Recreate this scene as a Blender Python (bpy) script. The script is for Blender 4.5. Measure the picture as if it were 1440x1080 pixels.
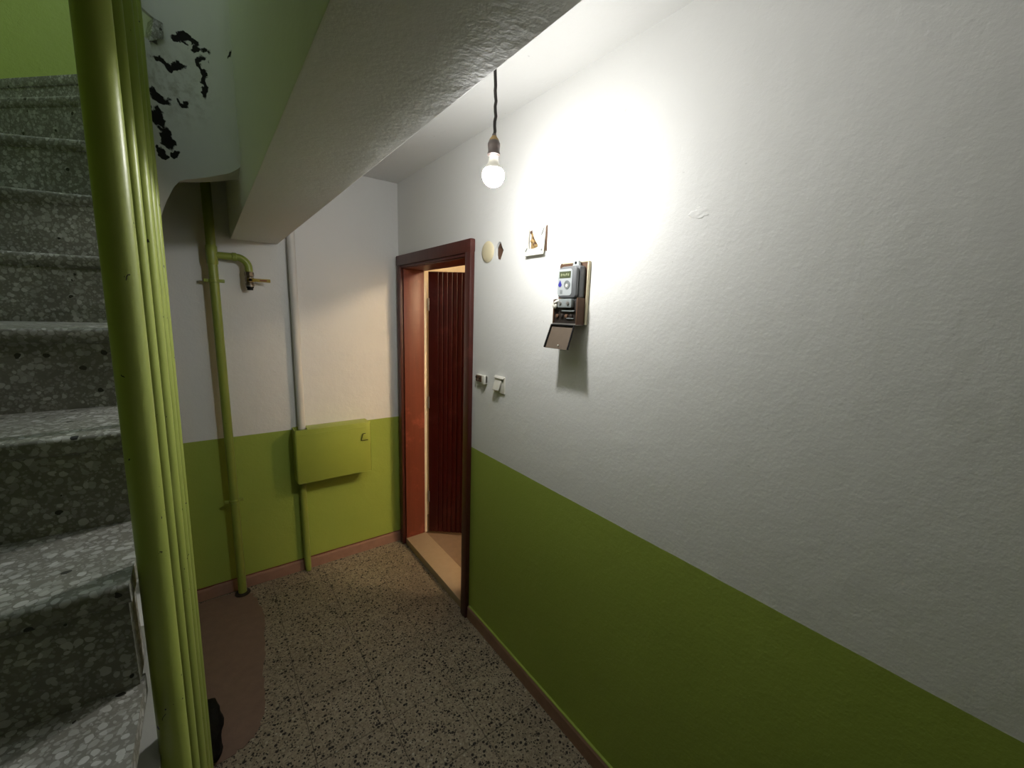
import bpy, bmesh, math, random
from mathutils import Vector, Matrix, noise
random.seed(7)
for o in list(bpy.data.objects): bpy.data.objects.remove(o)
scn = bpy.context.scene
COL = scn.collection

# ---------------------------------------------------------------- camera
CAM = Vector((-1.1111, -2.8129, 1.7781))
YAW, PITCH, ROLL, FPX = 0.6523, -0.1736, 0.0341, 563.86
fw = Vector((math.sin(YAW)*math.cos(PITCH), math.cos(YAW)*math.cos(PITCH), math.sin(PITCH)))
rt = Vector((math.cos(YAW), -math.sin(YAW), 0)); up = rt.cross(fw)
r2 = rt*math.cos(ROLL) + up*math.sin(ROLL); u2 = up*math.cos(ROLL) - rt*math.sin(ROLL)
cd = bpy.data.cameras.new('camera'); cam = bpy.data.objects.new('camera', cd); COL.objects.link(cam)
cd.sensor_width = 36; cd.lens = FPX/1440*36; cd.clip_start = 0.01
cam.matrix_world = Matrix(((r2.x, u2.x, -fw.x, CAM.x), (r2.y, u2.y, -fw.y, CAM.y), (r2.z, u2.z, -fw.z, CAM.z), (0, 0, 0, 1)))
scn.camera = cam

# ---------------------------------------------------------------- world, light, exposure
BULB_STRENGTH = 92.0
ROOM_LAMP = 18.0
world = bpy.data.worlds.new('world'); scn.world = world; world.use_nodes = True
bg = world.node_tree.nodes['Background']
bg.inputs[0].default_value = (0.80, 0.92, 1.0, 1); bg.inputs[1].default_value = 0.42
scn.view_settings.view_transform = 'Standard'; scn.view_settings.look = 'None'
scn.view_settings.gamma = 1.0; scn.view_settings.use_curve_mapping = False
scn.view_settings.exposure = 2.05

# ---------------------------------------------------------------- node helpers
class NT:
    def __init__(s, name):
        s.m = bpy.data.materials.new(name); s.m.use_nodes = True
        s.t = s.m.node_tree; s.t.nodes.clear()
        s.out = s.t.nodes.new('ShaderNodeOutputMaterial'); s.b = s.t.nodes.new('ShaderNodeBsdfPrincipled')
        s.t.links.new(s.b.outputs[0], s.out.inputs[0])
        s.geo = s.t.nodes.new('ShaderNodeNewGeometry'); s.pos = s.geo.outputs['Position']
    def n(s, typ, **kw):
        nd = s.t.nodes.new('ShaderNode'+typ)
        for k, v in kw.items(): setattr(nd, k, v)
        return nd
    def put(s, sock, v):
        if hasattr(v, 'is_output') or isinstance(v, bpy.types.NodeSocket): s.t.links.new(v, sock)
        else: sock.default_value = v
    def math(s, op, a, b=0.0, c=0.0, clamp=False):
        nd = s.n('Math', operation=op, use_clamp=clamp)
        s.put(nd.inputs[0], a); s.put(nd.inputs[1], b); s.put(nd.inputs[2], c); return nd.outputs[0]
    def vmath(s, op, a, b=(0, 0, 0)):
        nd = s.n('VectorMath', operation=op); s.put(nd.inputs[0], a); s.put(nd.inputs[1], b)
        return nd.outputs['Value'] if op in ('DISTANCE', 'LENGTH', 'DOT_PRODUCT') else nd.outputs[0]
    def mix(s, f, a, b, blend='MIX'):
        nd = s.n('Mix', data_type='RGBA', blend_type=blend)
        s.put(nd.inputs[0], f); s.put(nd.inputs[6], c4(a)); s.put(nd.inputs[7], c4(b)); return nd.outputs[2]
    def noise(s, scale, detail=3, rough=.55, vec=None, dist=0.0):
        nd = s.n('TexNoise'); s.put(nd.inputs['Vector'], vec if vec is not None else s.pos)
        nd.inputs['Scale'].default_value = scale; nd.inputs['Detail'].default_value = detail
        nd.inputs['Roughness'].default_value = rough; nd.inputs['Distortion'].default_value = dist
        return nd.outputs['Fac']
    def vor(s, scale, feature='F1', vec=None, rand=1.0):
        nd = s.n('TexVoronoi', feature=feature); s.put(nd.inputs['Vector'], vec if vec is not None else s.pos)
        nd.inputs['Scale'].default_value = scale; nd.inputs['Randomness'].default_value = rand; return nd
    def ramp(s, f, stops):
        nd = s.n('ValToRGB'); s.put(nd.inputs[0], f); e = nd.color_ramp.elements
        while len(e) < len(stops): e.new(0.5)
        for i, (p, c) in enumerate(stops):
            e[i].position = p; e[i].color = c4(c) if not isinstance(c, (int, float)) else (c, c, c, 1)
        return nd.outputs[0]
    def sep(s, v=None):
        nd = s.n('SeparateXYZ'); s.put(nd.inputs[0], v if v is not None else s.pos); return nd.outputs
    def bump(s, h, strength=.3, dist=.01, prev=None):
        nd = s.n('Bump'); s.put(nd.inputs['Height'], h); nd.inputs['Strength'].default_value = strength
        nd.inputs['Distance'].default_value = dist
        if prev is not None: s.put(nd.inputs['Normal'], prev)
        return nd.outputs[0]
    def fin(s, color, rough=.6, normal=None, metallic=0.0, spec=.5):
        s.put(s.b.inputs['Base Color'], c4(color)); s.put(s.b.inputs['Roughness'], rough)
        s.put(s.b.inputs['Metallic'], metallic); s.b.inputs['Specular IOR Level'].default_value = spec
        if normal is not None: s.put(s.b.inputs['Normal'], normal)
        return s.m
def c4(c):
    if isinstance(c, tuple) and len(c) == 3: return (*c, 1)
    return c
def srgb(r, g, b):
    f = lambda v: v/12.92 if v <= .04045 else ((v+.055)/1.055)**2.4
    return (f(r/255), f(g/255), f(b/255))

WHITE = (.80, .80, .785); GREEN = (.33, .42, .072)

def wall_mat(name, level, stairs=False, white=WHITE, wob=.004):
    k = NT(name); x, y, z = k.sep()
    zz = k.math('ADD', z, k.math('MULTIPLY', k.math('SUBTRACT', k.noise(7, 4), .5), wob))
    f = k.math('LESS_THAN', zz, level)
    if stairs:   # the dado climbs with the stairs behind the winders
        g = k.math('MULTIPLY', k.math('LESS_THAN', x, -1.02), k.math('GREATER_THAN', z, 2.5))
        f = k.math('MAXIMUM', f, g)
        f = k.math('MAXIMUM', f, k.math('LESS_THAN', x, -1.36))
    dirt = k.noise(2.3, 5, .6)
    w = k.mix(k.math('MULTIPLY', dirt, .22), white, (.66, .66, .63))
    g = k.mix(k.noise(3.1, 4), GREEN, (.37, .46, .09))
    spot = k.math('GREATER_THAN', k.noise(46, 2, .5), .765)
    col = k.mix(f, w, g)
    col = k.mix(k.math('MULTIPLY', spot, .18), col, (.12, .12, .10))
    bn = k.bump(k.noise(95, 3, .6), .16, .004)
    bn = k.bump(k.noise(13, 5, .62), .30, .008, bn)
    rough = k.math('SUBTRACT', .62, k.math('MULTIPLY', f, .14))
    return k.fin(col, rough, bn, spec=.35)

def plain(name, col, rough=.5, bumpsc=None, bstr=.2, metallic=0.0, var=.15, spec=.5):
    k = NT(name); c = k.mix(k.math('MULTIPLY', k.noise(22, 4), var), col, tuple(v*.45 for v in col[:3]))
    bn = k.bump(k.noise(bumpsc, 4), bstr, .004) if bumpsc else None
    return k.fin(c, rough, bn, metallic, spec)

def green_paint(name='green_paint', chips=.70, base=(.46, .54, .12)):
    k = NT(name)
    c = k.mix(k.noise(9, 4), base, tuple(v*.82 for v in base))
    chip = k.math('GREATER_THAN', k.noise(36, 3, .62, dist=.6), chips)
    c = k.mix(chip, c, (.018, .016, .010))
    bn = k.bump(k.noise(140, 3), .10, .002)
    bn = k.bump(chip, -.4, .001, bn)
    return k.fin(c, k.math('ADD', .27, k.math('MULTIPLY', k.noise(30, 3), .18)), bn, spec=.5)

def step_terrazzo():
    k = NT('stair_terrazzo')
    nz = k.n('TexNoise'); nz.inputs['Scale'].default_value = 55; nz.inputs['Detail'].default_value = 2; k.put(nz.inputs['Vector'], k.pos)
    v = k.vmath('ADD', k.pos, k.vmath('MULTIPLY', k.vmath('SUBTRACT', nz.outputs['Color'], (.5, .5, .5)), (.012, .012, .012)))
    col = k.mix(k.noise(30, 4), (.27, .262, .23), (.19, .183, .155))
    for sc, thr, keep, lo, hi in ((170, .50, 1.0, (.24, .235, .20), (.46, .455, .42)), (84, .48, .88, (.36, .355, .32), (.68, .675, .65))):
        c = k.vor(sc, 'F1', v); q = k.sep(c.outputs['Color'])
        rad = k.math('MULTIPLY', thr, k.math('ADD', .62, k.math('MULTIPLY', q[2], .55)))
        m = k.math('MULTIPLY', k.math('LESS_THAN', c.outputs['Distance'], rad), k.math('LESS_THAN', q[1], keep))
        col = k.mix(k.math('MULTIPLY', m, .85), col, k.mix(q[0], lo, hi))
    c = k.vor(48, 'F1', k.vmath('ADD', v, (3.1, 1.7, .4))); q = k.sep(c.outputs['Color'])
    dark = k.math('MULTIPLY', k.math('LESS_THAN', c.outputs['Distance'], .26), k.math('GREATER_THAN', q[1], .93))
    col = k.mix(dark, col, (.018, .016, .013))
    grime = k.ramp(k.noise(4.5, 6, .65), [(.38, 0.0), (.72, 0.6)])
    col = k.mix(grime, col, (.10, .095, .075))
    bn = k.bump(k.noise(60, 4), .12, .002)
    return k.fin(col, .48, bn, spec=.4)

def floor_terrazzo():
    k = NT('floor_terrazzo')
    c = k.vor(150, 'F1'); s1 = k.sep(c.outputs['Color'])
    c2 = k.vor(64, 'F1'); s2 = k.sep(c2.outputs['Color'])
    base = k.mix(k.noise(5, 5), (.29, .235, .165), (.22, .175, .122))
    speck = k.ramp(s1[0], [(0, (.16, .13, .09)), (.5, (.28, .23, .165)), (1, (.38, .33, .24))])
    col = k.mix(.75, base, speck)
    d1 = k.math('MULTIPLY', k.math('GREATER_THAN', s1[1], .80), k.math('LESS_THAN', c.outputs['Distance'], .55))
    col = k.mix(d1, col, (.030, .024, .018))
    d2 = k.math('MULTIPLY', k.math('GREATER_THAN', s2[1], .80), k.math('LESS_THAN', c2.outputs['Distance'], .40))
    col = k.mix(d2, col, (.014, .011, .010))
    l2 = k.math('MULTIPLY', k.math('LESS_THAN', s2[1], .05), k.math('LESS_THAN', c2.outputs['Distance'], .3))
    col = k.mix(l2, col, (.42, .38, .30))
    x, y, z = k.sep()
    # trodden dirt in front of the door sill
    d = k.vmath('DISTANCE', k.vmath('MULTIPLY', k.pos, (2.4, 1.0, 0)), (-.25, -.55, 0))
    dirt = k.math('MULTIPLY', k.math('SUBTRACT', 1.0, k.math('MULTIPLY', d, 1.5), clamp=True), k.noise(9, 5), clamp=True)
    dirt = k.math('ADD', dirt, k.math('MULTIPLY', k.ramp(k.noise(3.2, 6, .6), [(.5, 0.0), (.75, 1.0)]), .30), clamp=True)
    col = k.mix(dirt, col, (.085, .062, .040))
    bn = k.bump(k.noise(80, 4), .15, .002)
    return k.fin(col, .55, bn, spec=.35)

def wood(name, a, b, rough=.35, sc=(60, 60, 3)):
    k = NT(name); v = k.vmath('MULTIPLY', k.pos, sc)
    g = k.noise(1.0, 5, .6, v, .8)
    c = k.mix(g, a, b)
    wear = k.ramp(k.noise(6, 6, .7), [(.55, 0.0), (.72, .35)])
    c = k.mix(wear, c, tuple(min(1, q*2.4+.03) for q in a))
    return k.fin(c, k.math('ADD', rough, k.math('MULTIPLY', g, .15)), k.bump(g, .12, .002))

def string_mat():
    k = NT('stained_plaster')
    base = k.mix(k.noise(4, 5), (.68, .68, .64), (.56, .56, .51))
    blobs = [(-1.085, -.82, 2.693, .034, .012), (-1.060, -.825, 2.670, .022, .014), (-1.050, -.828, 2.600, .008, .040),
             (-1.047, -.828, 2.555, .009, .030), (-1.145, -.83, 2.592, .035, .013), (-1.118, -.823, 2.598, .022, .012),
             (-1.105, -.82, 2.480, .014, .008), (-1.178, -.85, 2.465, .030, .016), (-1.190, -.86, 2.400, .020, .030),
             (-1.170, -.845, 2.345, .018, .028), (-1.186, -.857, 2.292, .010, .014), (-1.155, -.837, 2.300, .014, .010),
             (-.976, -.897, 2.650, .004, .014)]
    nz = k.n('TexNoise'); nz.inputs['Scale'].default_value = 24; nz.inputs['Detail'].default_value = 5; k.put(nz.inputs['Vector'], k.pos)
    off = k.vmath('MULTIPLY', k.vmath('SUBTRACT', nz.outputs['Color'], (.5, .5, .5)), (.085, .085, .085))
    pw = k.vmath('ADD', k.pos, off)
    m = None
    for x, y, z, rx, rz in blobs:
        v = k.vmath('MULTIPLY', k.vmath('SUBTRACT', pw, (x, y, z)), (1/rx, 1/.05, 1/rz))
        d = k.math('SUBTRACT', 1.42, k.vmath('LENGTH', v), clamp=True)
        m = d if m is None else k.math('MAXIMUM', m, d)
    rag = k.math('MULTIPLY', m, k.math('ADD', .35, k.noise(70, 4, .7)))
    f = k.ramp(rag, [(.16, 0.0), (.34, 1.0)])
    halo = k.math('MULTIPLY', k.ramp(k.noise(30, 5, .7), [(.45, 0.0), (.65, 1.0)]),
                  k.math('SUBTRACT', 1.0, k.math('MULTIPLY', k.vmath('DISTANCE', k.pos, (-1.14, -.83, 2.53)), 6.5), clamp=True))
    col = k.mix(halo, base, (.34, .32, .26))
    col = k.mix(f, col, (.012, .010, .008))
    bn = k.bump(k.noise(40, 4), .2, .004); bn = k.bump(f, -.6, .004, bn)
    return k.fin(col, .8, bn, spec=.2)

M = {}
M['wall_right'] = wall_mat('wall_paint_right', 1.051)
M['wall_back'] = wall_mat('wall_paint_back', 0.996, True)
M['wall_stair'] = wall_mat('wall_paint_stair', 9.0)
M['wall_plain'] = wall_mat('wall_paint_plain', -1.0)
M['cream'] = wall_mat('room_cream_paint', -1.0, white=(.78, .68, .52))
M['ceiling'] = wall_mat('ceiling_paint', -1.0)
M['beam'] = wall_mat('beam_paint', -1.0, white=(.76, .76, .735))
M['string'] = string_mat()
M['green'] = green_paint()
M['pipe_green'] = green_paint('pipe_paint', .74, (.31, .375, .07))
M['box_green'] = green_paint('box_paint', .80, (.40, .47, .075))
M['step'] = step_terrazzo()
M['floor'] = floor_terrazzo()
M['grout'] = plain('grout', (.10, .085, .06), .9)
M['cement'] = plain('pink_cement', (.235, .150, .108), .85, 45, .35, var=.5)
M['skirt'] = plain('pink_skirting', (.40, .225, .165), .7, 40, .3, var=.6)
M['redline'] = plain('red_brown_paint', (.16, .045, .025), .6)
M['greenledge'] = plain('green_paint_ledge', GREEN, .6)
M['casing'] = wood('casing_wood', (.090, .018, .011), (.055, .011, .008), .32)
M['lining'] = wood('lining_wood', (.23, .052, .026), (.13, .028, .015), .33)
M['leaf'] = wood('leaf_wood', (.052, .0028, .0018), (.032, .0015, .001), .30)
M['leaf'].node_tree.nodes['Principled BSDF'].inputs['Specular IOR Level'].default_value = .4
M['sill'] = plain('beige_stone', (.42, .31, .20), .55, 30, .15, var=.3)
M['room_floor'] = plain('room_floor', (.30, .20, .13), .6, 20, .2, var=.6)
M['plastic_white'] = plain('white_plastic', (.72, .70, .62), .4, var=.12)
M['plastic_cream'] = plain('cream_plastic', (.70, .62, .42), .4, var=.12)
M['conduit'] = plain('white_conduit', (.70, .69, .66), .45, var=.1)
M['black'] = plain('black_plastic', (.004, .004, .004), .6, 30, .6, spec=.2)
M['cord'] = plain('cord_black', (.025, .02, .017), .8, 200, .5)
M['bakelite'] = plain('socket_bakelite', (.10, .075, .065), .38, var=.5)
M['ochre'] = plain('ochre_rubble', (.45, .30, .12), .95, 70, 1.0, var=1.2)
M['dark'] = plain('dark_matte', (.025, .018, .012), .9, 60, .6, var=.8)
M['brick'] = plain('bare_brick', (.16, .085, .05), .9, 60, .6, var=.6)
M['brass'] = plain('brass', (.30, .25, .19), .32, metallic=.9, var=.9)
M['yellow'] = plain('yellow_handle', (.42, .29, .015), .5, var=.6)
M['red_print'] = plain('red_print', (.22, .03, .015), .5)
M['meter_grey'] = plain('meter_grey', (.145, .152, .160), .4, var=.25)
M['meter_face'] = plain('meter_face', (.42, .45, .46), .35, var=.1)
M['lcd'] = plain('lcd', (.085, .10, .055), .2, var=.1)
M['lcd_digit'] = plain('lcd_digit', (.30, .33, .20), .3, var=.1)
M['blue'] = plain('blue_print', (.035, .035, .30), .4)
M['ring_grey'] = plain('grey_button', (.20, .22, .22), .4)
M['brown_board'] = plain('brown_board', (.13, .065, .032), .7, 40, .4, var=.8)
M['terminal'] = plain('dark_terminal', (.030, .022, .018), .5, 60, .5, var=.8)
M['cover'] = plain('smoky_cover', (.15, .115, .085), .35, var=.4)
M['metal'] = plain('bare_metal', (.42, .40, .37), .4, metallic=.7, var=.5)
M['clear'] = plain('clear_block_plastic', (.30, .33, .33), .15, var=.5)
def bulb_mat(name, col, st):
    k = NT(name); k.b.inputs['Emission Color'].default_value = c4(col); k.b.inputs['Emission Strength'].default_value = st
    return k.fin((.9, .9, .9), .3)
M['bulb'] = bulb_mat('lit_bulb', (1.0, .99, .965), BULB_STRENGTH)
M['bulb3'] = bulb_mat('lit_room_bulb', (1.0, .80, .55), ROOM_LAMP)

# ---------------------------------------------------------------- mesh helpers
def link(name, me, mat, parent=None, origin=None):
    if mat is not None: me.materials.append(M[mat] if isinstance(mat, str) else mat)
    o = bpy.data.objects.new(name, me); COL.objects.link(o)
    base = Vector(parent['_w']) if parent is not None else Vector((0, 0, 0))
    if origin is None:
        origin = base if parent is not None else Vector((0, 0, 0))
    origin = Vector(origin)
    me.transform(Matrix.Translation(-origin))
    o.location = origin - base
    o['_w'] = tuple(origin)
    if parent is not None: o.parent = parent
    return o
def empty(name, loc):
    o = bpy.data.objects.new(name, None); COL.objects.link(o); o.location = loc; o['_w'] = tuple(loc)
    o.empty_display_size = .05; return o
def tag(o, label, cat=None, group=None, kind=None):
    o['label'] = label
    if cat: o['category'] = cat
    if group: o['group'] = group
    if kind: o['kind'] = kind
    return o
def fromb(name, bm, mat, parent=None, smooth=False, origin=None):
    bmesh.ops.recalc_face_normals(bm, faces=bm.faces)
    me = bpy.data.meshes.new(name); bm.to_mesh(me); bm.free()
    if smooth:
        for p in me.polygons: p.use_smooth = True
    return link(name, me, mat, parent, origin)
def smooth_by_angle(o, deg=35):
    bm = bmesh.new(); bm.from_mesh(o.data)
    for f in bm.faces: f.smooth = True
    for e in bm.edges:
        if len(e.link_faces) == 2 and e.calc_face_angle(0) > math.radians(deg): e.smooth = False
    bm.to_mesh(o.data); bm.free(); return o
def bx(bm, x0, x1, y0, y1, z0, z1, bev=0.0, seg=2):
    x0, x1 = sorted((x0, x1)); y0, y1 = sorted((y0, y1)); z0, z1 = sorted((z0, z1))
    r = bmesh.ops.create_cube(bm, size=1.0)
    vs = r['verts']
    for v in vs: v.co = Vector(((x0+x1)/2+v.co.x*(x1-x0), (y0+y1)/2+v.co.y*(y1-y0), (z0+z1)/2+v.co.z*(z1-z0)))
    if bev > 0:
        es = list({e for v in vs for e in v.link_edges})
        bmesh.ops.bevel(bm, geom=es, offset=bev, segments=seg, affect='EDGES', profile=.5)
def box(name, x0, x1, y0, y1, z0, z1, mat, parent=None, bev=0.0, seg=2, origin=None):
    bm = bmesh.new(); bx(bm, x0, x1, y0, y1, z0, z1, bev, seg)
    o = fromb(name, bm, mat, parent, origin=origin)
    return smooth_by_angle(o) if bev else o
def tube(bm, pts, r, seg=16, cap=True, radii=None):
    pts = [Vector(p) for p in pts]; rings = []
    prev = None
    for i, p in enumerate(pts):
        t = (pts[min(i+1, len(pts)-1)] - pts[max(i-1, 0)]).normalized()
        a = prev if prev is not None else (Vector((1, 0, 0)) if abs(t.x) < .9 else Vector((0, 1, 0)))
        a = (a - t*a.dot(t)).normalized(); prev = a; b = t.cross(a)
        rr = radii[i] if radii else r
        rings.append([bm.verts.new(p + (a*math.cos(2*math.pi*j/seg) + b*math.sin(2*math.pi*j/seg))*rr) for j in range(seg)])
    for i in range(len(rings)-1):
        for j in range(seg):
            bm.faces.new((rings[i][j], rings[i][(j+1) % seg], rings[i+1][(j+1) % seg], rings[i+1][j]))
    if cap:
        bm.faces.new(rings[0]); bm.faces.new(rings[-1])
def tubeo(name, pts, r, mat, parent=None, seg=16, radii=None, origin=None):
    bm = bmesh.new(); tube(bm, pts, r, seg, radii=radii); o = fromb(name, bm, mat, parent, origin=origin); return smooth_by_angle(o, 50)
def lathe(name, c, axis, prof, mat, parent=None, seg=28, origin=None):
    """prof: list of (radius, height along axis)"""
    c = Vector(c); axis = Vector(axis).normalized()
    a = axis.orthogonal().normalized(); b = axis.cross(a); bm = bmesh.new(); rings = []
    for r, h in prof:
        if r < 1e-6: rings.append([bm.verts.new(c + axis*h)])
        else: rings.append([bm.verts.new(c + axis*h + (a*math.cos(2*math.pi*j/seg)+b*math.sin(2*math.pi*j/seg))*r) for j in range(seg)])
    for i in range(len(rings)-1):
        A, B = rings[i], rings[i+1]
        for j in range(seg):
            q = [A[j % len(A)], A[(j+1) % len(A)], B[(j+1) % len(B)], B[j % len(B)]]
            q = list(dict.fromkeys(q))
            if len(q) > 2: bm.faces.new(q)
    for R in (rings[0], rings[-1]):
        if len(R) > 2: bm.faces.new(R)
    return smooth_by_angle(fromb(name, bm, mat, parent, origin=origin), 40)
def prism(name, pts, vec, mat, parent=None, bev=0.0, origin=None):
    """extrude a planar polygon along vec"""
    bm = bmesh.new(); vec = Vector(vec)
    f = bm.faces.new([bm.verts.new(Vector(p)) for p in pts])
    r = bmesh.ops.extrude_face_region(bm, geom=[f])
    for v in r['geom']:
        if isinstance(v, bmesh.types.BMVert): v.co += vec
    if bev: bmesh.ops.bevel(bm, geom=list(bm.edges), offset=bev, segments=2, affect='EDGES', profile=.5)
    o = fromb(name, bm, mat, parent, origin=origin)
    return smooth_by_angle(o) if bev else o
def roundrect(y0, y1, z0, z1, r, n=5):
    pts = []
    for cy, cz, a0 in ((y1-r, z1-r, 0), (y0+r, z1-r, 90), (y0+r, z0+r, 180), (y1-r, z0+r, 270)):
        for i in range(n+1):
            a = math.radians(a0+90*i/n); pts.append((cy+r*math.cos(a), cz+r*math.sin(a)))
    return pts
def cut(o, cutters):
    for c in cutters:
        md = o.modifiers.new('cut', 'BOOLEAN'); md.object = c; md.operation = 'DIFFERENCE'; md.solver = 'EXACT'
    bpy.context.view_layer.update()
    dg = bpy.context.evaluated_depsgraph_get()
    me = bpy.data.meshes.new_from_object(o.evaluated_get(dg))
    o.modifiers.clear(); o.data = me
    for c in cutters: bpy.data.objects.remove(c)

TB = -0.01674                                   # the back wall is slightly out of square
def yb(x): return TB*x                          # y of the back wall face at x
H = 2.62

# ================================================================= STRUCTURE
# floor: concrete bed, terrazzo tiles, cement repair
fl = box('floor', -2.25, .0, -5.6, .10, -.12, -.002, 'grout')
tag(fl, 'brown terrazzo tile floor of the stair hall', 'floor', kind='structure')
tile_protos = []
for v in range(3):
    bm = bmesh.new(); bx(bm, -.1488, .1488, -.1488, .1488, -.02, 0, .0015, 1)
    me = bpy.data.meshes.new('tile'); bm.to_mesh(me); bm.free(); me.materials.append(M['floor']); tile_protos.append(me)
for i in range(-7, 1):
    for j in range(-15, 6):
        cx = -.145 + .3*i; cy = -1.345 + .15 + .3*j
        if cx-.15 < -2.25 or cy-.15 > -.01 or cy-.15 < -5.6: continue
        cut_row = cy+.15 > .01
        o = bpy.data.objects.new('tile', tile_protos[0]); COL.objects.link(o); o.parent = fl
        o.location = (cx, cy, random.uniform(-.0004, .0006))
        if cut_row: o.scale.y = .145/.2986; o.location.y = (cy-.15)/2 + .001
def jag(pts, n, amp, closed=True):
    out = []
    for a, b in zip(pts, pts[1:]+pts[:1]):
        for t in range(n):
            q = Vector(a).lerp(Vector(b), t/n)
            out.append(Vector((q.x+random.uniform(-amp, amp), q.y+random.uniform(-amp, amp))))
    return out
pp = jag([(-1.55, -.012), (-1.03, -.012), (-1.0, -.12), (-.972, -.30), (-.985, -.52), (-1.02, -.78), (-1.035, -.98), (-1.075, -1.08), (-1.15, -1.12), (-1.55, -1.14)], 6, .007)
prism('cement_patch', [(p.x, min(p.y, -.006), 0.0007) for p in pp], (0, 0, .0022), 'cement', fl)

# right wall with the door opening
DY0, DY1, DZ = -.085, -.962, 2.075
bm = bmesh.new()
poly = [(0.22, 0), (DY0, 0), (DY0, DZ), (DY1, DZ), (DY1, 0), (-5.6, 0), (-5.6, H+.1), (0.22, H+.1)]
f = bm.faces.new([bm.verts.new((0, y, z)) for y, z in poly])
r = bmesh.ops.extrude_face_region(bm, geom=[f])
for v in r['geom']:
    if isinstance(v, bmesh.types.BMVert): v.co.x += .155
wr = fromb('wall_right', bm, 'wall_right')
tag(wr, 'long wall painted white over a green dado, beside the doorway', 'wall', kind='structure')
def blob_cutter(cy, cz, ry, rz, depth, n=14, seed=1):
    rnd = random.Random(seed); pts = []
    for i in range(n):
        a = 2*math.pi*i/n; k = rnd.uniform(.78, 1.12); pts.append((-.02, cy+ry*k*math.cos(a), cz+rz*k*math.sin(a)))
    return prism('cutter', pts, (depth+.02, 0, 0), None)
cutters = [blob_cutter(-1.228, 2.062, .031, .042, .05, seed=3),
           box('cutter', -.02, .03, -1.545, -1.452, 2.030, 2.120, None)]
cut(wr, cutters)

# back wall
def slab_back(name, x0, x1, z0, z1, mat, d0=0.0, d1=-.2, bev=0.0, parent=None):
    bm = bmesh.new()
    for x in (x0, x1):
        pass
    v = [bm.verts.new((x, yb(x)-d, z)) for z in (z0, z1) for x in (x0, x1) for d in (d0, d1)]
    for q in ((0, 1, 3, 2), (4, 5, 7, 6), (0, 1, 5, 4), (2, 3, 7, 6), (0, 2, 6, 4), (1, 3, 7, 5)): bm.faces.new([v[i] for i in q])
    if bev: bmesh.ops.bevel(bm, geom=list(bm.edges), offset=bev, segments=2, affect='EDGES', profile=.5)
    o = fromb(name, bm, mat, parent)
    return smooth_by_angle(o) if bev else o
wb = slab_back('wall_back', -2.30, 0.0, 0, 5.0, 'wall_back')
tag(wb, 'end wall painted white over green, behind the pipes', 'wall', kind='structure')
wl = box('wall_left', -2.30, -2.16, -5.6, .03, 0, 5.0, 'wall_stair')
tag(wl, 'green outer wall of the staircase', 'wall', kind='structure')
# closed end of the hall behind the viewer
wf = box('wall_front', -2.16, 0, -5.8, -5.6, 0, 5.0, 'wall_plain'); tag(wf, 'white wall closing the far end of the hall', 'wall', kind='structure')
ce = box('ceiling', -.735, 0, -5.6, 0.0, H, H+.1, 'ceiling'); tag(ce, 'white plaster ceiling over the passage', 'ceiling', kind='structure')
be = box('ceiling_beam', -.965, -.735, -5.6, .012, 2.135, 3.9, 'beam', bev=.004)
tag(be, 'deep plastered beam running under the ceiling edge', 'beam', kind='structure')
uw = box('wall_upper', -.735, -.70, -5.6, 0, H+.1, 5.0, 'wall_plain'); tag(uw, 'white wall of the floor above the passage', 'wall', kind='structure')
cu_ = box('stair_shade_slab', -2.16, -.965, -5.6, -2.05, 3.3, 3.42, 'ceiling'); tag(cu_, 'white slab added out of view to shade the stair risers', 'ceiling', kind='structure')  # unseen slab, added to keep skylight off the risers
# room behind the door
rw = empty('wall_room', (.155, 0, 0)); tag(rw, 'cream painted walls of the room behind the door', 'wall', kind='structure')
box('wall_panel', .155, 2.8, .18, .25, 0, 2.7, 'cream', rw); box('wall_panel', 2.7, 2.8, -2.4, .18, 0, 2.7, 'cream', rw)
box('wall_panel', .155, 2.8, -2.5, -2.4, 0, 2.7, 'cream', rw)
rf = box('floor_room', .155, 2.8, -2.4, .18, -.12, .035, 'room_floor'); tag(rf, 'dusty brown floor of the room behind the door', 'floor', kind='structure')
rc = box('ceiling_room', .155, 2.8, -2.4, .18, 2.6, 2.7, 'cream'); tag(rc, 'cream ceiling of the room behind the door', 'ceiling', kind='structure')

# skirtings
def rough_strip(name, a, b, out, h, t, mat, n=60, amp=.003, kind='structure'):
    """skirting along a->b (xy), proud by t in direction out"""
    a, b, out = Vector(a), Vector(b), Vector(out); bm = bmesh.new(); rows = []
    rnd = random.Random(5)
    for i in range(n+1):
        q = a.lerp(b, i/n); w = noise.noise(Vector((q.x*6, q.y*6, 1)))*amp*1.5 + rnd.uniform(-amp, amp)*.5
        tt = t + noise.noise(Vector((q.x*9, q.y*9, 4)))*amp
        o1 = q + out*tt; o2 = q + out*(tt*.75)
        rows.append([bm.verts.new((q.x, q.y, 0.0005)), bm.verts.new((o1.x, o1.y, 0.0005)), bm.verts.new((o1.x, o1.y, h*.86+w)), bm.verts.new((o2.x, o2.y, h+w)), bm.verts.new((q.x, q.y, h+w))])
    for A, B in zip(rows, rows[1:]):
        for j in range(5): bm.faces.new((A[j], A[(j+1) % 5], B[(j+1) % 5], B[j]))
    bm.faces.new(rows[0]); bm.faces.new(rows[-1])
    return fromb(name, bm, mat)
sb = rough_strip('baseboard_back', (-2.15, yb(-2.15)), (-.006, 0), (0, -1), .074, .015, 'skirt')
tag(sb, 'pink mortar skirting along the end wall', 'skirting', kind='structure')
slab_back('paint_line', -2.15, -.004, .071, .080, 'redline', 0.004, -.0, parent=None).parent = sb
sr = rough_strip('baseboard_right', (0, -1.018), (0, -5.6), (-1, 0), .078, .014, 'skirt', n=90)
tag(sr, 'brown skirting along the long green wall', 'skirting', kind='structure')
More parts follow.
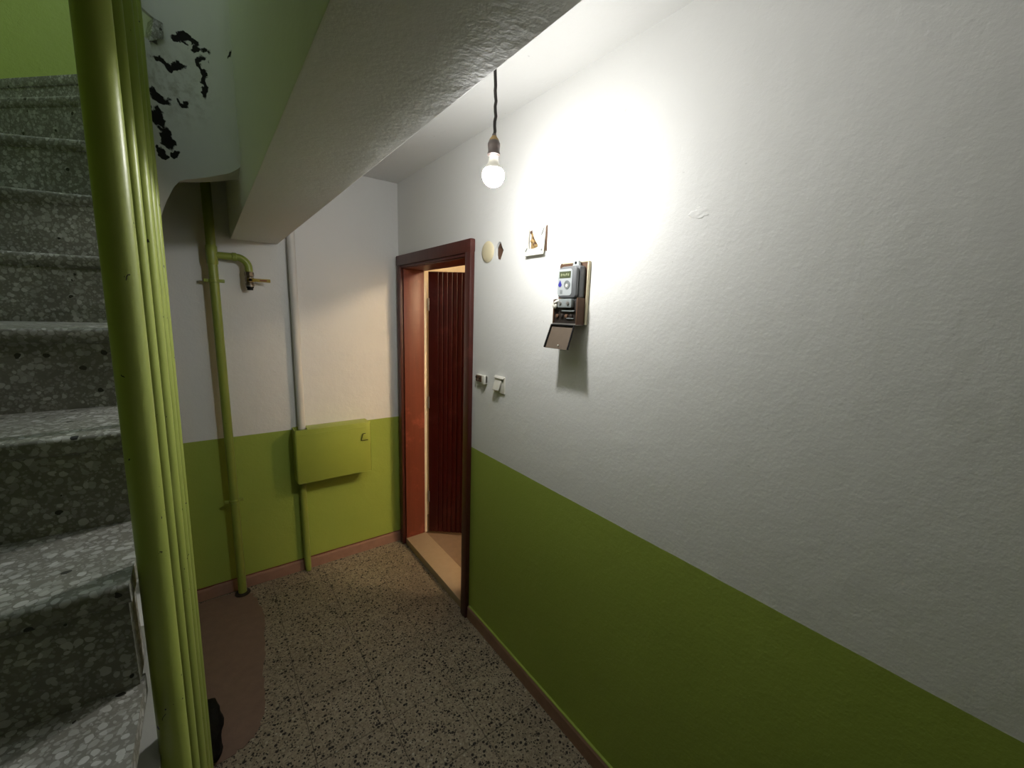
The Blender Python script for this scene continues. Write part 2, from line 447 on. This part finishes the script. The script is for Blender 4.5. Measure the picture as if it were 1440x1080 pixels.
box('paint_ledge', -.0115, 0, -1.025, -5.59, .0775, .0835, 'greenledge', sr, .002, 1)

# ---------------------------------------------------------------- door
dr = empty('door_1', (0, -.52, 0)); tag(dr, 'dark red door standing ajar in a brown frame', 'door', kind='structure')
box('casing', -.028, 0.0, -.960, -1.015, .0, 2.138, 'casing', dr, .006)
box('casing', -.028, 0.0, -.030, -.087, .0, 2.138, 'casing', dr, .006)
box('casing_head', -.030, 0.0, -.026, -1.018, 2.075, 2.142, 'casing', dr, .006)
box('casing_bead', -.020, 0.0, -.087, -.960, 2.060, 2.076, 'casing', dr, .004)
box('lining', -.004, .147, -.0845, -.098, .05, 2.074, 'lining', dr, .002)
box('cream_strip', .147, .168, -.0845, -.0965, .05, 2.074, 'cream', dr, .002)  # cream strip between the far lining and the leaf
box('lining', -.004, .160, -.945, -.9625, .05, 2.074, 'lining', dr, .002)
box('lining_head', -.004, .160, -.098, -.945, 2.055, 2.0745, 'lining', dr, .002)
box('threshold', -.006, .158, -.0855, -.9615, -.02, .050, 'sill', dr, .004)
# leaf, hinged at the far jamb, swung about 48 degrees into the room
HX, HY = .176, -.108; ang = math.atan2(-.663, .749)
lf = bpy.data.objects.new('leaf', None); COL.objects.link(lf); lf.parent = dr
lf.location = (HX, HY+.52, .058); lf.rotation_euler = (0, 0, ang)
LH = 1.995
def leafpart(name, x0, x1, y0, y1, z0, z1, mat='leaf', bev=.002):
    bm = bmesh.new(); bx(bm, x0, x1, y0, y1, z0, z1, bev, 1); me = bpy.data.meshes.new(name); bm.to_mesh(me); bm.free()
    me.materials.append(M[mat]); o = bpy.data.objects.new(name, me); COL.objects.link(o); o.parent = lf; return o
leafpart('leaf_core', 0, .83, .006, .036, 0, LH)
leafpart('stile', 0, .072, -.002, .006, 0, LH)
x = .0735
while x < .80:
    leafpart('board', x, x+.0325, -.0015, .006, 0, LH, bev=.0045); x += .0350
for z in (.25, 1.0, 1.72):
    leafpart('hinge', -.006, .006, -.006, .010, z, z+.09, 'metal')
leafpart('handle_plate', .765, .800, -.006, .000, .93, 1.12, 'metal')

# ================================================================= STAIRCASE
st = empty('staircase', (-1.7, -2.0, 0)); tag(st, 'grey terrazzo staircase winding up beside the green bars', 'staircase', kind='structure')
XI, XO = -1.228, -2.158
# nosing line of each step: z, y at inner edge, y at outer edge
S = {}
def line(P, Q, z):
    k = (Q[1]-P[1])/(Q[0]-P[0]); return (z, P[1]+k*(XI-P[0]), P[1]+k*(XO-P[0]))
S[2] = (1.378, -2.078, -2.066); S[3] = (1.548, -1.856, -1.80); S[4] = (1.718, -1.60, -1.62)
S[5] = line((-1.312, -1.302), (-1.503, -1.255), 1.888)
S[6] = line((-1.327, -1.183), (-1.506, -1.132), 2.058)
S[7] = line((-1.343, -1.064), (-1.527, -.967), 2.228)
S[8] = line((-1.355, -.911), (-1.573, -.705), 2.398)
S[9] = line((-1.397, -.598), (-1.645, -.344), 2.568)
for k in range(1, -6, -1): S[k] = (1.208+.17*(k-1), -2.325+.25*(k-1), -2.31+.25*(k-1))
OV = .007; TH = .032
for k in range(-5, 9):
    z, a, b = S[k]; zn, an, bn = S[k+1]
    yo = lambda v: min(v, yb(XO)-.004)
    rnd = random.Random(k+50); bm = bmesh.new(); nseg = 24
    top, bot, tb, bb = [], [], [], []
    # worn, slightly uneven front edge
    rows = []
    for i in range(nseg+1):
        t = i/nseg; x = XI+(XO-XI)*t; yf = a+(b-a)*t; yk = an+(bn-an)*t+OV+.02
        yk = min(yk, yb(x)-.002); yf = min(yf, yb(x)-.01)
        w = noise.noise(Vector((x*14, k*3.1, 0)))*.004 + rnd.uniform(-.0008, .0008)
        dz = noise.noise(Vector((x*11, k*5.3, 2)))*.0025
        rows.append([bm.verts.new((x, yk, z)), bm.verts.new((x, yf+.007+w, z+dz*.3)), bm.verts.new((x, yf+.002+w, z-.0022+dz)), bm.verts.new((x, yf+w, z-.007+dz)),
                     bm.verts.new((x, yf+w*.6, z-TH+.006)), bm.verts.new((x, yf+.006, z-TH)), bm.verts.new((x, yk, z-TH))])
    for A, B in zip(rows, rows[1:]):
        for j in range(7): bm.faces.new((A[j], A[(j+1) % 7], B[(j+1) % 7], B[j]))
    bm.faces.new(rows[0]); bm.faces.new(rows[-1])
    smooth_by_angle(fromb('tread', bm, 'step', st), 50)
    zp = S[k-1][0] if k-1 in S else 0.0
    pts = [(XI-.004, a+OV), (XO, min(b+OV, yb(XO)-.004)), (XO, min(b+OV+.06, yb(XO)-.002)), (XI-.004, a+OV+.06)]
    prism('riser', [(x, y, zp-.002) for x, y in pts], (0, 0, z-TH-zp+.002), 'step', st)
# T9: top winder in view, then the turn along the end wall
z9 = S[9][0]
def clampy(x, y): return min(y, yb(x)-.003)
prism('tread', [(XI, S[9][1], z9-TH), (-1.75, clampy(-1.75, S[9][1]+(S[9][2]-S[9][1])*(-1.75-XI)/(XO-XI)), z9-TH), (-1.75, yb(-1.75)-.004, z9-TH), (-1.10, yb(-1.1)-.004, z9-TH), (-1.16, -.80, z9-TH), (-1.20, -.83, z9-TH)], (0, 0, TH), 'step', st, .003)
prism('riser', [(XI, S[9][1]+OV, S[8][0]), (-1.75, clampy(-1.75, S[9][1]+OV+(S[9][2]-S[9][1])*(-1.75-XI)/(XO-XI)), S[8][0]), (-1.75, -.002, S[8][0]), (-1.3, -.05, S[8][0])], (0, 0, z9-TH-S[8][0]), 'step', st)
# next winders over the pipes
prism('tread', [(-1.165, -.80, 2.70), (-1.20, yb(-1.2)-.004, 2.70), (-.970, yb(-.97)-.004, 2.70), (-.970, -.80, 2.70)], (0, 0, .05), 'step', st, .003)
prism('riser', [(-1.16, -.80, 2.50), (-1.195, yb(-1.2)-.004, 2.50), (-.970, yb(-.97)-.004, 2.50), (-.970, -.80, 2.50)], (0, 0, .2), 'step', st)
# curved string round the well
CX, CY, RR, TK = -1.0955, -.95, .1305, .06
def path():
    out = []
    for i in range(0, 41): out.append((CX-RR, -3.9+(CY+3.9)*i/40, 180.0))
    for i in range(1, 48):
        a = math.radians(180-180*i/48); out.append((CX+RR*math.cos(a), CY+RR*math.sin(a), math.degrees(a)))
    out.append((CX+RR-.0005, CY, 0.0)); return out
def interp(x, tab):
    for (x0, y0), (x1, y1) in zip(tab, tab[1:]):
        if x <= x1: return y0 + (y1-y0)*max(0, (x-x0)/(x1-x0))
    return tab[-1][1]
TREADS = sorted((S[k][1], S[k][0]) for k in S)
def sbot(x, y, a):
    if a >= 179.9: return interp(y, [(-3.9, 0.02), (-3.2, .25), (-1.5, 1.40), (-.95, 1.93)])
    return interp(x, [(-1.226, 1.93), (-1.21, 2.06), (-1.190, 2.125), (-1.165, 2.185), (-1.145, 2.213), (-1.125, 2.224), (-1.08, 2.238), (-1.026, 2.256), (-1.0, 2.262), (-.965, 2.275)])
def stop_(x, y, a):
    if a >= 179.9:
        z = .02
        for yy, zz in TREADS:
            if y >= yy+.10: z = zz-.05
        return z-.13
    return 2.53 if x < -1.222 else (2.555 if x < -1.205 else (2.635 if x < -1.172 else 3.9))
def band(name, pts, mat, parent, TK=TK):
    """pts: (x,y,nx,ny,z0,z1) -> solid band TK thick behind the face"""
    bm = bmesh.new(); rows = []
    for x, y, nx, ny, z0, z1 in pts:
        n = 14; col = []
        for i in range(n+1): col.append(bm.verts.new((x, y, z0+(z1-z0)*i/n)))
        for i in range(n, -1, -1): col.append(bm.verts.new((x+nx*TK, y+ny*TK, z0+(z1-z0)*i/n)))
        rows.append(col)
    m = len(rows[0])
    for A, B in zip(rows, rows[1:]):
        for j in range(m): bm.faces.new((A[j], A[(j+1) % m], B[(j+1) % m], B[j]))
    bm.faces.new(rows[0]); bm.faces.new(rows[-1])
    return smooth_by_angle(fromb(name, bm, mat, parent), 40)
def nrm(x, y, a):
    return (-1, 0) if a >= 179.9 else (math.cos(math.radians(a)), math.sin(math.radians(a)))
P = path()
low = [(x, y, *nrm(x, y, a), sbot(x, y, a), max(stop_(x, y, a), sbot(x, y, a)+.01)) for x, y, a in P]
straight = [q for q in low if q[1] <= CY+1e-6 and q[0] < -1.2]
arc = [q for q in low if q not in straight]
band('string', straight, 'string', st)
arcL = [q for q in arc if q[0] < -1.172]; arcR = [q for q in arc if q[0] >= -1.172]
band('curved_string', arcL+[(*arcR[0][:4], arcR[0][4], 2.635)], 'string', st, .018)
band('curved_string', arcR, 'string', st)
band('upper_string', [(*q[:4], 2.722-(q[0]+1.2)*.25, 3.9) for q in arcL+arcR[:1] if q[0] > -1.212], 'string', st, .012)
# tread end that shows through the gap in the string
prism('tread_end', [(-1.186, -.866, 2.628), (-1.148, -.842, 2.664), (-1.146, -.838, 2.712), (-1.170, -.852, 2.712)], (-.02, .045, 0), 'step', st, .004)

# ================================================================= RAILING
LEAN = .013
def rx(z, x0=-1.198): return x0 + (z-1.83)*LEAN
rl = empty('stair_railing', (-1.215, -2.03, 0)); tag(rl, 'lime green railing of vertical bars beside the terrazzo steps', 'railing')
def bar(name, y, r, z0, z1, seg=20):
    n = 24; pts = [(rx(z0+(z1-z0)*i/n), y, z0+(z1-z0)*i/n) for i in range(n+1)]
    return tubeo(name, pts, r, 'green', rl, seg)
bar('newel_post', -2.035, .0195, 0.002, 3.6, 28)
for y, r in ((-1.795, .0120), (-1.60, .0125), (-1.445, .0110), (-1.30, .0105)): bar('baluster', y, r, 0.002, 3.6)
def scroll(y, z1, z2, w, r=.0042):
    n = 14; pts = []
    for i in range(n+1):
        t = math.pi*i/n; z = (z1+z2)/2+(z1-z2)/2*math.cos(t); pts.append((rx(z)+.0005, y+w*math.sin(t), z))
    o = tubeo('scroll', pts, r, 'green', rl, 8)
scroll(-1.59, 1.545, 1.475, .10); scroll(-1.59, 1.19, 1.11, .10); scroll(-1.785, 1.13, .94, .09); scroll(-1.59, .93, .83, .09); scroll(-1.435, 1.86, 1.74, .09)
tubeo('top_rail', [(rx(3.6), -2.05, 3.6), (rx(3.6), -1.2, 3.6)], .018, 'green', rl)

# ================================================================= OBJECTS
# pendant bulb
BX, BY, BZ = -.36, -1.697, 2.20
def pendant(name, x, y, zc, zcap, mat, label):
    pe = empty(name, (x, y, zcap)); tag(pe, label, 'light bulb', 'bare hanging bulbs' if False else None)
    zs = zc+.056
    n = 22; pts = [(x+.0012*math.sin(i*1.9)+.0025*math.sin(i*.31), y+.0012*math.cos(i*2.3), zs+.056+(zcap-zs-.056)*i/n) for i in range(n+1)]
    tubeo('cord', pts, .0048, 'cord', pe, 8)
    lathe('ceiling_hook', (x, y, zcap), (0, 0, -1), [(.012, 0), (.012, .006), (.006, .012), (.005, .02)], 'cord', pe, 16)
    lathe('lamp_holder', (x, y, zs), (0, 0, 1), [(.0165, 0), (.0200, .003), (.0195, .008), (.0175, .012), (.0190, .026), (.0195, .034), (.0150, .044), (.0085, .052), (.006, .062)], 'bakelite', pe, 24)
    lathe('holder_cap', (x, y, zs), (0, 0, 1), [(.0160, .0425), (.0140, .0470), (.0088, .0535), (.0055, .060)], 'ochre', pe, 20)
    lathe('bulb_neck', (x, y, zs), (0, 0, -1), [(.0135, -.004), (.0140, .006), (.0150, .014), (.0180, .022), (.0235, .031), (.0278, .0390)], 'plastic_white', pe, 24)
    r = .034; prof = [(.0165, -.022)]
    c = .056
    prof = [(.0275, .0385)]
    for i in range(1, 15):
        a = math.radians(60 + (180-60)*i/14); prof.append((max(r*math.sin(a), 0.0), c - r*math.cos(a)))
    prof[-1] = (0.0, c+r)
    lathe('bulb_glass', (x, y, zs), (0, 0, -1), prof, mat, pe, 28)
    return pe
pendant('pendant_bulb', BX, BY, BZ, H, 'bulb', 'lit bare bulb hanging on a black cord before the electricity meter')
# lamp in the side room
rm = empty('room_lamp_offscreen', (1.2, -1.95, 2.6)); tag(rm, 'glowing ceiling lamp in the cream room behind the door', 'ceiling lamp')
lathe('lamp_base', (1.2, -1.95, 2.6), (0, 0, -1), [(.08, 0), (.08, .02), (.07, .03)], 'plastic_white', rm)
lathe('lamp_shade_offscreen', (1.2, -1.95, 2.57), (0, 0, -1), [(.14, 0), (.20, .03), (.20, .08), (.13, .13), (0, .15)], 'bulb3', rm)

# gas pipe with tap on the end wall
PXc, PD, PR = -1.056, .062, .0225
yP = yb(PXc)-PD
gp = empty('gas_pipe', (PXc, yP, 0)); tag(gp, 'green gas riser pipe with side branch, standing against the end wall', 'pipe')
tubeo('riser_pipe', [(PXc, yP, .0035), (PXc, yP, 1.0), (PXc, yP, 2.49)], PR, 'pipe_green', gp, 22)
lathe('floor_collar', (PXc, yP, .0035), (0, 0, 1), [(.042, 0), (.040, .006), (.026, .010)], 'dark', gp, 22)
zt = 2.035; xe = -.893
lathe('tee', (PXc, yP, zt-.05), (0, 0, 1), [(.0235, 0), (.0265, .006), (.0265, .094), (.0235, .1)], 'pipe_green', gp, 22)
pts = [(PXc+.01, yP, zt), (xe-.055, yP, zt)]
for i in range(1, 9):
    a = math.radians(90*i/8); pts.append((xe-.055+.055*math.sin(a), yP, zt-.055+.055*math.cos(a)))
pts.append((xe, yP, zt-.085))
tubeo('branch', pts, .0195, 'pipe_green', gp, 20)
lathe('elbow_ring', (xe-.075, yP, zt), (1, 0, 0), [(.0195, 0), (.0225, .003), (.0225, .020), (.0195, .023)], 'pipe_green', gp, 20)
for z in (1.90, .62, ):
    cl = lathe('pipe_clamp', (PXc, yP, z-.010), (0, 0, 1), [(.0235, 0), (.0265, .002), (.0265, .018), (.0235, .02)], 'pipe_green', gp, 22)
    box('clamp_ear', PXc+.018, PXc+.047, yP-.006, yP+.006, z-.009, z+.009, 'pipe_green', cl, .003)
    box('clamp_ear', PXc-.047, PXc-.018, yP-.006, yP+.006, z-.009, z+.009, 'pipe_green', cl, .003)
    box('clamp_stud', PXc-.005, PXc+.005, yP+.018, yb(PXc), z-.005, z+.005, 'pipe_green', cl)
tv = lathe('tap', (xe, yP, zt-.085), (0, 0, -1), [(.0185, -.012), (.0235, -.008), (.0235, .012), (.0195, .016), (.0220, .026), (.0220, .042), (.0190, .048), (.0215, .052), (.0215, .066), (.0170, .070)], 'brass', gp, 8)
lathe('tap_outlet', (xe, yP, zt-.155), (0, 0, -1), [(.0185, 0), (.0185, .008), (.0150, .010), (.0150, .020)], 'black', tv, 18)
lathe('outlet_ring', (xe, yP, zt-.148), (0, 0, -1), [(.0205, 0), (.0215, .003), (.0205, .008)], 'metal', tv, 18)
lathe('tap_stem', (xe, yP-.018, zt-.120), (0, -1, 0), [(.008, 0), (.008, .014), (.010, .015), (.010, .02)], 'brass', tv, 12)
hd = box('tap_handle', xe-.012, xe+.098, yP-.038, yP-.033, zt-.129, zt-.111, 'yellow', tv, .002)
box('handle_print', xe+.045, xe+.080, yP-.0385, yP-.0378, zt-.123, zt-.117, 'red_print', tv)

# white conduit, green conduit, meter box
cx = -.668; yc = yb(cx)-.024
cu = empty('drain_conduit', (cx, yc, .004)); tag(cu, 'white plastic conduit running down the end wall into the green box', 'conduit')
tubeo('conduit', [(cx, yc, 1.000), (cx, yc, 1.8), (cx, yc, 2.619)], .0225, 'conduit', cu, 20)
cg = empty('lower_conduit', (-.682, yb(-.68)-.024, 0)); tag(cg, 'green painted conduit running from the box down to the floor', 'conduit')
tubeo('conduit', [(-.682, yb(-.68)-.024, .678), (-.681, yb(-.68)-.024, .3), (-.680, yb(-.68)-.026, .09), (-.679, yb(-.68)-.040, .004)], .021, 'pipe_green', cg, 18, radii=[.021, .021, .021, .017])
mb = empty('meter_box', (-.49, yb(-.49), .665)); tag(mb, 'green painted metal box with hinged door on the end wall', 'metal box')
# box back is parallel to the end wall
def bslab(name, x0, x1, z0, z1, d0, d1, mat, bev=.002, parent=mb):
    o = slab_back(name, x0, x1, z0, z1, mat, d0, d1, bev); 
    o.data.transform(Matrix.Translation(-Vector(parent['_w']))); o.parent = parent; o['_w'] = parent['_w']; return o
X0, X1, Z0, Z1 = -.722, -.262, .662, 1.012
bslab('box_back', X0, X1, Z0, Z1, .001, .006, 'box_green')
bslab('box_side', X0, X0+.004, Z0, Z1, .006, .098, 'box_green', .001)
bslab('box_side', X1-.004, X1, Z0, Z1, .006, .098, 'box_green', .001)
bslab('box_top', X0+.075, X1, Z1-.004, Z1, .006, .098, 'box_green', .001)
bslab('box_bottom', X0, X1, Z0, Z0+.004, .006, .098, 'box_green', .001)
bdoor = bslab('box_door', X0+.004, X1+.003, Z0-.002, Z1+.002, .101, .112, 'box_green', .003)
bslab('door_lip', X0+.02, X1-.03, Z1-.034, Z1-.028, .112, .1145, 'box_green', .001)
bslab('hinge_rod', X0-.001, X0+.008, Z0+.005, Z1-.005, .099, .108, 'box_green', .003)
def wpt(x, z, d): return (x, yb(x)-d, z)
pl = [(-.325, .893), (-.312, .935), (-.292, .935), (-.280, .893)]
hp = prism('latch_flap', [wpt(x, z, .112) for x, z in pl], (0, -.004, 0), 'box_green', mb, .001)
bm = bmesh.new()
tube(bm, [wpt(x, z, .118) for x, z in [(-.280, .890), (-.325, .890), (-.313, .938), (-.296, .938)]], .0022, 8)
fromb('latch_outline', bm, 'dark', mb)  # dark tube standing in for paint chips and shade round the latch

# black bag lying under the stair edge
bm = bmesh.new(); bmesh.ops.create_icosphere(bm, subdivisions=4, radius=1)
for v in bm.verts:
    n = v.co.normalized(); k = 1+.22*noise.noise(n*2.1+Vector((3, 1, 7)))+.10*noise.noise(n*6)
    v.co = Vector((n.x*.085*k, n.y*.185*k, n.z*.075*k))
    v.co.z = max(v.co.z, -.055) + .0565
    v.co += Vector((-1.268, -1.005, 0))
bg_ = fromb('rubbish_bag', bm, 'black', None, True, origin=(-1.268, -1.005, 0)); tag(bg_, 'black crumpled bag lying on the floor under the stairs', 'bag')

# ---- things on the long wall (face at x = 0, proud towards -x)
# round blank cover
dc = lathe('junction_cover', (0, -1.135, 2.066), (-1, 0, 0), [(.049, 0), (.050, .003), (.047, .007), (.036, .011), (.018, .0135), (0, .0145)], 'plastic_cream', None, 32, origin=(0, -1.135, 2.066))
tag(dc, 'round cream cover plate on the wall near the door top', 'cover plate')
# torn hole beside it : bare wires and crumbs at the bottom
hw = empty('wall_hole', (.02, -1.226, 2.062)); tag(hw, 'ragged dark hole in the white plaster beside the round cover plate', 'hole')
for i, (dy, dz) in enumerate(((-.010, .004), (.006, -.008), (.002, .012))):
    bm = bmesh.new(); bmesh.ops.create_icosphere(bm, subdivisions=2, radius=.009)
    for v in bm.verts: v.co = v.co*(1+.4*noise.noise(v.co*90+Vector((i, 0, 0)))) + Vector((.036, -1.226+dy, 2.062+dz))
    fromb('broken_brick', bm, ('ochre', 'brick', 'brown_board')[i], hw)
box('hole_back', .046, .0495, -1.262, -1.190, 2.012, 2.112, 'brick', hw)
rnd = random.Random(3); ring = []
for i in range(14):
    a = 2*math.pi*i/14; k = rnd.uniform(.78, 1.12)*.97; ring.append((-1.228+.031*k*math.cos(a), 2.062+.042*k*math.sin(a)))
bm = bmesh.new(); A = [bm.verts.new((.010, y, z)) for y, z in ring]; B = [bm.verts.new((.047, y, z)) for y, z in ring]
for i in range(14): bm.faces.new((A[i], A[(i+1) % 14], B[(i+1) % 14], B[i]))
fromb('hole_side', bm, 'brick', hw)

# broken square plate
sp = empty('broken_plate', (0, -1.5, 2.015)); tag(sp, 'torn square white plate with ochre rubble showing in the wall', 'wall plate')
# plate outline with a triangular tear (one concave polygon)
plate = [(-1.437, 2.017), (-1.556, 2.017), (-1.553, 2.123), (-1.468, 2.126), (-1.476, 2.108), (-1.494, 2.080), (-1.514, 2.060), (-1.520, 2.048), (-1.496, 2.043), (-1.463, 2.044), (-1.454, 2.070), (-1.452, 2.126), (-1.441, 2.126)]
def tilt(y, z, d): return (-.004-(.012*(2.126-z)/.11)-d, y, z)
bm = bmesh.new(); fa = bm.faces.new([bm.verts.new(tilt(y, z, 0)) for y, z in plate])
r = bmesh.ops.extrude_face_region(bm, geom=[fa])
for v in r['geom']:
    if isinstance(v, bmesh.types.BMVert): v.co.x -= .0035
fromb('plate', bm, 'plastic_white', sp)
box('plate_edge', -.008, -.0005, -1.5585, -1.5560, 2.030, 2.128, 'brown_board', sp, .001)
box('rubble_back', .004, .029, -1.544, -1.453, 2.031, 2.119, 'ochre', sp)
for i in range(9):
    yy = -1.462-.006*(i % 4)-.004*(i//4); zz = 2.112-.008*i
    bm = bmesh.new(); bmesh.ops.create_icosphere(bm, subdivisions=2, radius=.0085)
    for v in bm.verts: v.co = v.co*(1+.5*noise.noise(v.co*150+Vector((i*2, 0, 0)))) + Vector((.000, yy-.004*(i > 4), zz))
    fromb('rubble', bm, 'ochre' if i % 3 else 'brown_board', sp)
for (y0, z0, y1, z1) in ((-1.535, 2.092, -1.547, 2.120), (-1.445, 2.035, -1.453, 2.048)):
    a, b = Vector(tilt(y0, z0, .005)), Vector(tilt(y1, z1, .005)); tubeo('screw_slot', [a, b], .0022, 'ring_grey', sp, 8)
lathe('screw', tilt(-1.546, 2.034, .0035), (-1, 0, 0), [(.005, 0), (.0045, .002), (0, .003)], 'ring_grey', sp, 14)

# electricity meter
em = empty('electricity_meter', (0, -1.73, 1.745)); tag(em, 'grey digital electricity meter with open terminal cover on the white wall', 'electricity meter')
def yzprism(name, pts, x0, x1, mat, parent=em, bev=0.0): return prism(name, [(x0, y, z) for y, z in pts], (x1-x0, 0, 0), mat, parent, bev)
yzprism('back_board', roundrect(-1.795, -1.652, 1.748, 1.972, .012), -.001, -.012, 'brown_board')
box('frame_edge', -.014, -.001, -1.799, -1.794, 1.746, 1.972, 'plastic_cream', em, .002)
box('frame_edge', -.014, -.001, -1.794, -1.665, 1.968, 1.974, 'plastic_cream', em, .002)
box('frame_lower_side', -.052, -.012, -1.793, -1.788, 1.746, 1.842, 'brown_board', em, .001)
# body: front leans, rounded
by0, by1 = -1.787, -1.690
body = yzprism('meter_body', roundrect(by0, by1, 1.838, 1.955, .010), -.012, -.042, 'meter_grey', em, .004)
front = yzprism('meter_front', roundrect(by0+.003, by1-.002, 1.842, 1.950, .012), -.042, -.056, 'meter_grey', em, .004)
yzprism('shoulder', [(by0+.004, 1.838), (by1-.004, 1.838), (by1-.010, 1.829), (by0+.012, 1.829)], -.012, -.048, 'meter_grey', em, .002)
fp = yzprism('face_plate', roundrect(-1.764, -1.692, 1.850, 1.944, .012), -.0555, -.0572, 'meter_face', em)
XF = -.0574
box('display', XF-.001, XF+.001, -1.757, -1.700, 1.912, 1.935, 'lcd', em)
for i in range(5):   # unreadable display segments
    box('display_segment', XF-.0016, XF-.0011, -1.708-.0092*i, -1.7125-.0092*i, 1.919+.0015*(i % 2), 1.928-.001*(i % 3), 'lcd_digit', em)
# blue drop print
dp = []
for i in range(20):
    a = 2*math.pi*i/20; dp.append((-1.7045+.0085*math.cos(a)*(1 if math.sin(a) < 0 else max(.0, 1-math.sin(a)*.85)), 1.889+.0085*math.sin(a)*(1 if math.sin(a) < 0 else 1.9)))
yzprism('blue_drop', dp, XF, XF-.001, 'blue')
lathe('optical_port', (XF, -1.741, 1.888), (-1, 0, 0), [(.0150, 0), (.0150, .0015), (.0115, .0018), (.0105, .0008), (0, .0008)], 'ring_grey', em, 28)
lathe('port_button', (XF-.0008, -1.740, 1.885), (-1, 0, 0), [(.0060, 0), (.0055, .0015), (0, .0018)], 'plastic_white', em, 18)
for i in range(4): box('print_line', XF-.0006, XF+.0004, -1.719, -1.705, 1.868-.004*i, 1.870-.004*i, 'ring_grey', em)
# hanging lug and seal on top
yzprism('top_lug', [(-1.770, 1.953), (-1.735, 1.953), (-1.742, 1.975), (-1.762, 1.975)], -.018, -.030, 'meter_face', em, .001)
lathe('lug_hole_disc', (-.0302, -1.752, 1.966), (-1, 0, 0), [(.005, 0), (.005, .0006), (0, .0006)], 'black', em, 14)  # black disc laid on the lug for the dark inside its hole
# terminal block with open lid
tb = box('terminal_box', -.046, -.012, -1.787, -1.668, 1.745, 1.838, 'terminal', em, .002)
box('terminal_rim', -.052, -.012, -1.672, -1.667, 1.745, 1.836, 'brown_board', em, .001)
box('terminal_rim', -.053, -.012, -1.790, -1.667, 1.744, 1.749, 'metal', em, .001)
for i in range(4):
    yy = -1.690-.024*i
    lathe('terminal_post', (-.046, yy, 1.776), (-1, 0, 0), [(.007, 0), (.007, .006), (.005, .007), (0, .007)], 'terminal' if i % 2 else 'brown_board', em, 12)
box('terminal_strip', -.054, -.046, -1.780, -1.716, 1.792, 1.797, 'ring_grey', em, .001)
box('terminal_strip', -.052, -.046, -1.775, -1.740, 1.766, 1.770, 'ring_grey', em, .001)
box('clear_block', -.062, -.046, -1.772, -1.700, 1.806, 1.838, 'clear', em, .003)
lathe('terminal_screw', (-.062, -1.716, 1.822), (-1, 0, 0), [(.007, 0), (.006, .004), (0, .005)], 'metal', em, 14)
lathe('terminal_screw', (-.062, -1.755, 1.822), (-1, 0, 0), [(.007, 0), (.006, .004), (0, .005)], 'metal', em, 14)
bm = bmesh.new(); tube(bm, [(-.058, -1.706, 1.832), (-.063, -1.692, 1.826), (-.064, -1.686, 1.820)], .0052, 10); fromb('seal', bm, 'plastic_white', em, True)
lathe('seal_tag', (-.058, -1.685, 1.814), (-1, 0, 0), [(.0115, 0), (.012, .004), (.008, .008), (0, .009)], 'plastic_white', em, 16)
# flap hanging from its lower edge
def flap(y, t, off=0.0):   # t 0 at hinge .. 1 at the free edge
    return Vector((-.052-.033*t-off*.93, y, 1.742-.086*t+off*.36))
lid = prism('terminal_lid', [flap(-1.668, 0), flap(-1.786, 0), flap(-1.792, 1), flap(-1.668, 1)], (.0025, 0, -.001), 'cover', em)
def rim(a, b): return tubeo('lid_rim', [a, b], .0032, 'black', lid, 8)
rim(flap(-1.668, 0, .004), flap(-1.668, 1, .004)); rim(flap(-1.787, 0, .004), flap(-1.792, 1, .004)); rim(flap(-1.668, .02, .004), flap(-1.786, .02, .004))
lathe('lid_screw', flap(-1.738, .86, .001), (-.93, 0, .36), [(.0028, 0), (.0026, .004), (0, .005)], 'plastic_white', lid, 10)

# broken push-button and light switch
bs = empty('broken_switch', (0, -1.11, 1.43)); tag(bs, 'broken surface switch with brown insides showing, beside the door frame', 'switch')
box('switch_base', -.016, -.0005, -1.158, -1.070, 1.428, 1.466, 'plastic_white', bs, .003)
box('switch_inside', -.020, -.012, -1.136, -1.072, 1.430, 1.462, 'brown_board', bs, .002)
for i, (yy, zz) in enumerate(((-1.082, 1.452), (-1.098, 1.440), (-1.116, 1.450))):
    lathe('contact', (-.018, yy, zz), (-1, 0, 0), [(.006, 0), (.005, .006), (0, .007)], ('dark', 'brass', 'dark')[i], bs, 10)
box('switch_shell', -.026, -.0005, -1.158, -1.136, 1.424, 1.468, 'plastic_white', bs, .004)
ls = empty('light_switch', (0, -1.265, 1.40)); tag(ls, 'white square light switch with loose tilted rocker on the wall', 'switch')
box('switch_plate', -.009, -.0005, -1.311, -1.226, 1.398, 1.482, 'plastic_white', ls, .004)
prism('rocker', [(-.010, -1.236, 1.470), (-.010, -1.290, 1.470), (-.030, -1.286, 1.415), (-.030, -1.238, 1.415)], (.006, 0, -.002), 'plastic_white', ls, .0015)
prism('switch_lip', [(-.006, -1.232, 1.482), (-.006, -1.310, 1.482), (-.018, -1.310, 1.474), (-.018, -1.232, 1.474)], (0, 0, -.004), 'plastic_white', ls, .001)

# plaster blister on the long wall
bm = bmesh.new(); bmesh.ops.create_icosphere(bm, subdivisions=4, radius=1)
for v in bm.verts:
    n = v.co.copy(); k = 1+.35*noise.noise(n*2.4+Vector((5, 2, 1)))
    v.co = Vector((-.0020*n.x*k+.0009, -2.182+.034*n.y*k, 2.07+.017*n.z*k))
pb = fromb('plaster_blister', bm, 'wall_right', wr, True)

# drop helper keys
for o in bpy.data.objects:
    if '_w' in o.keys(): del o['_w']
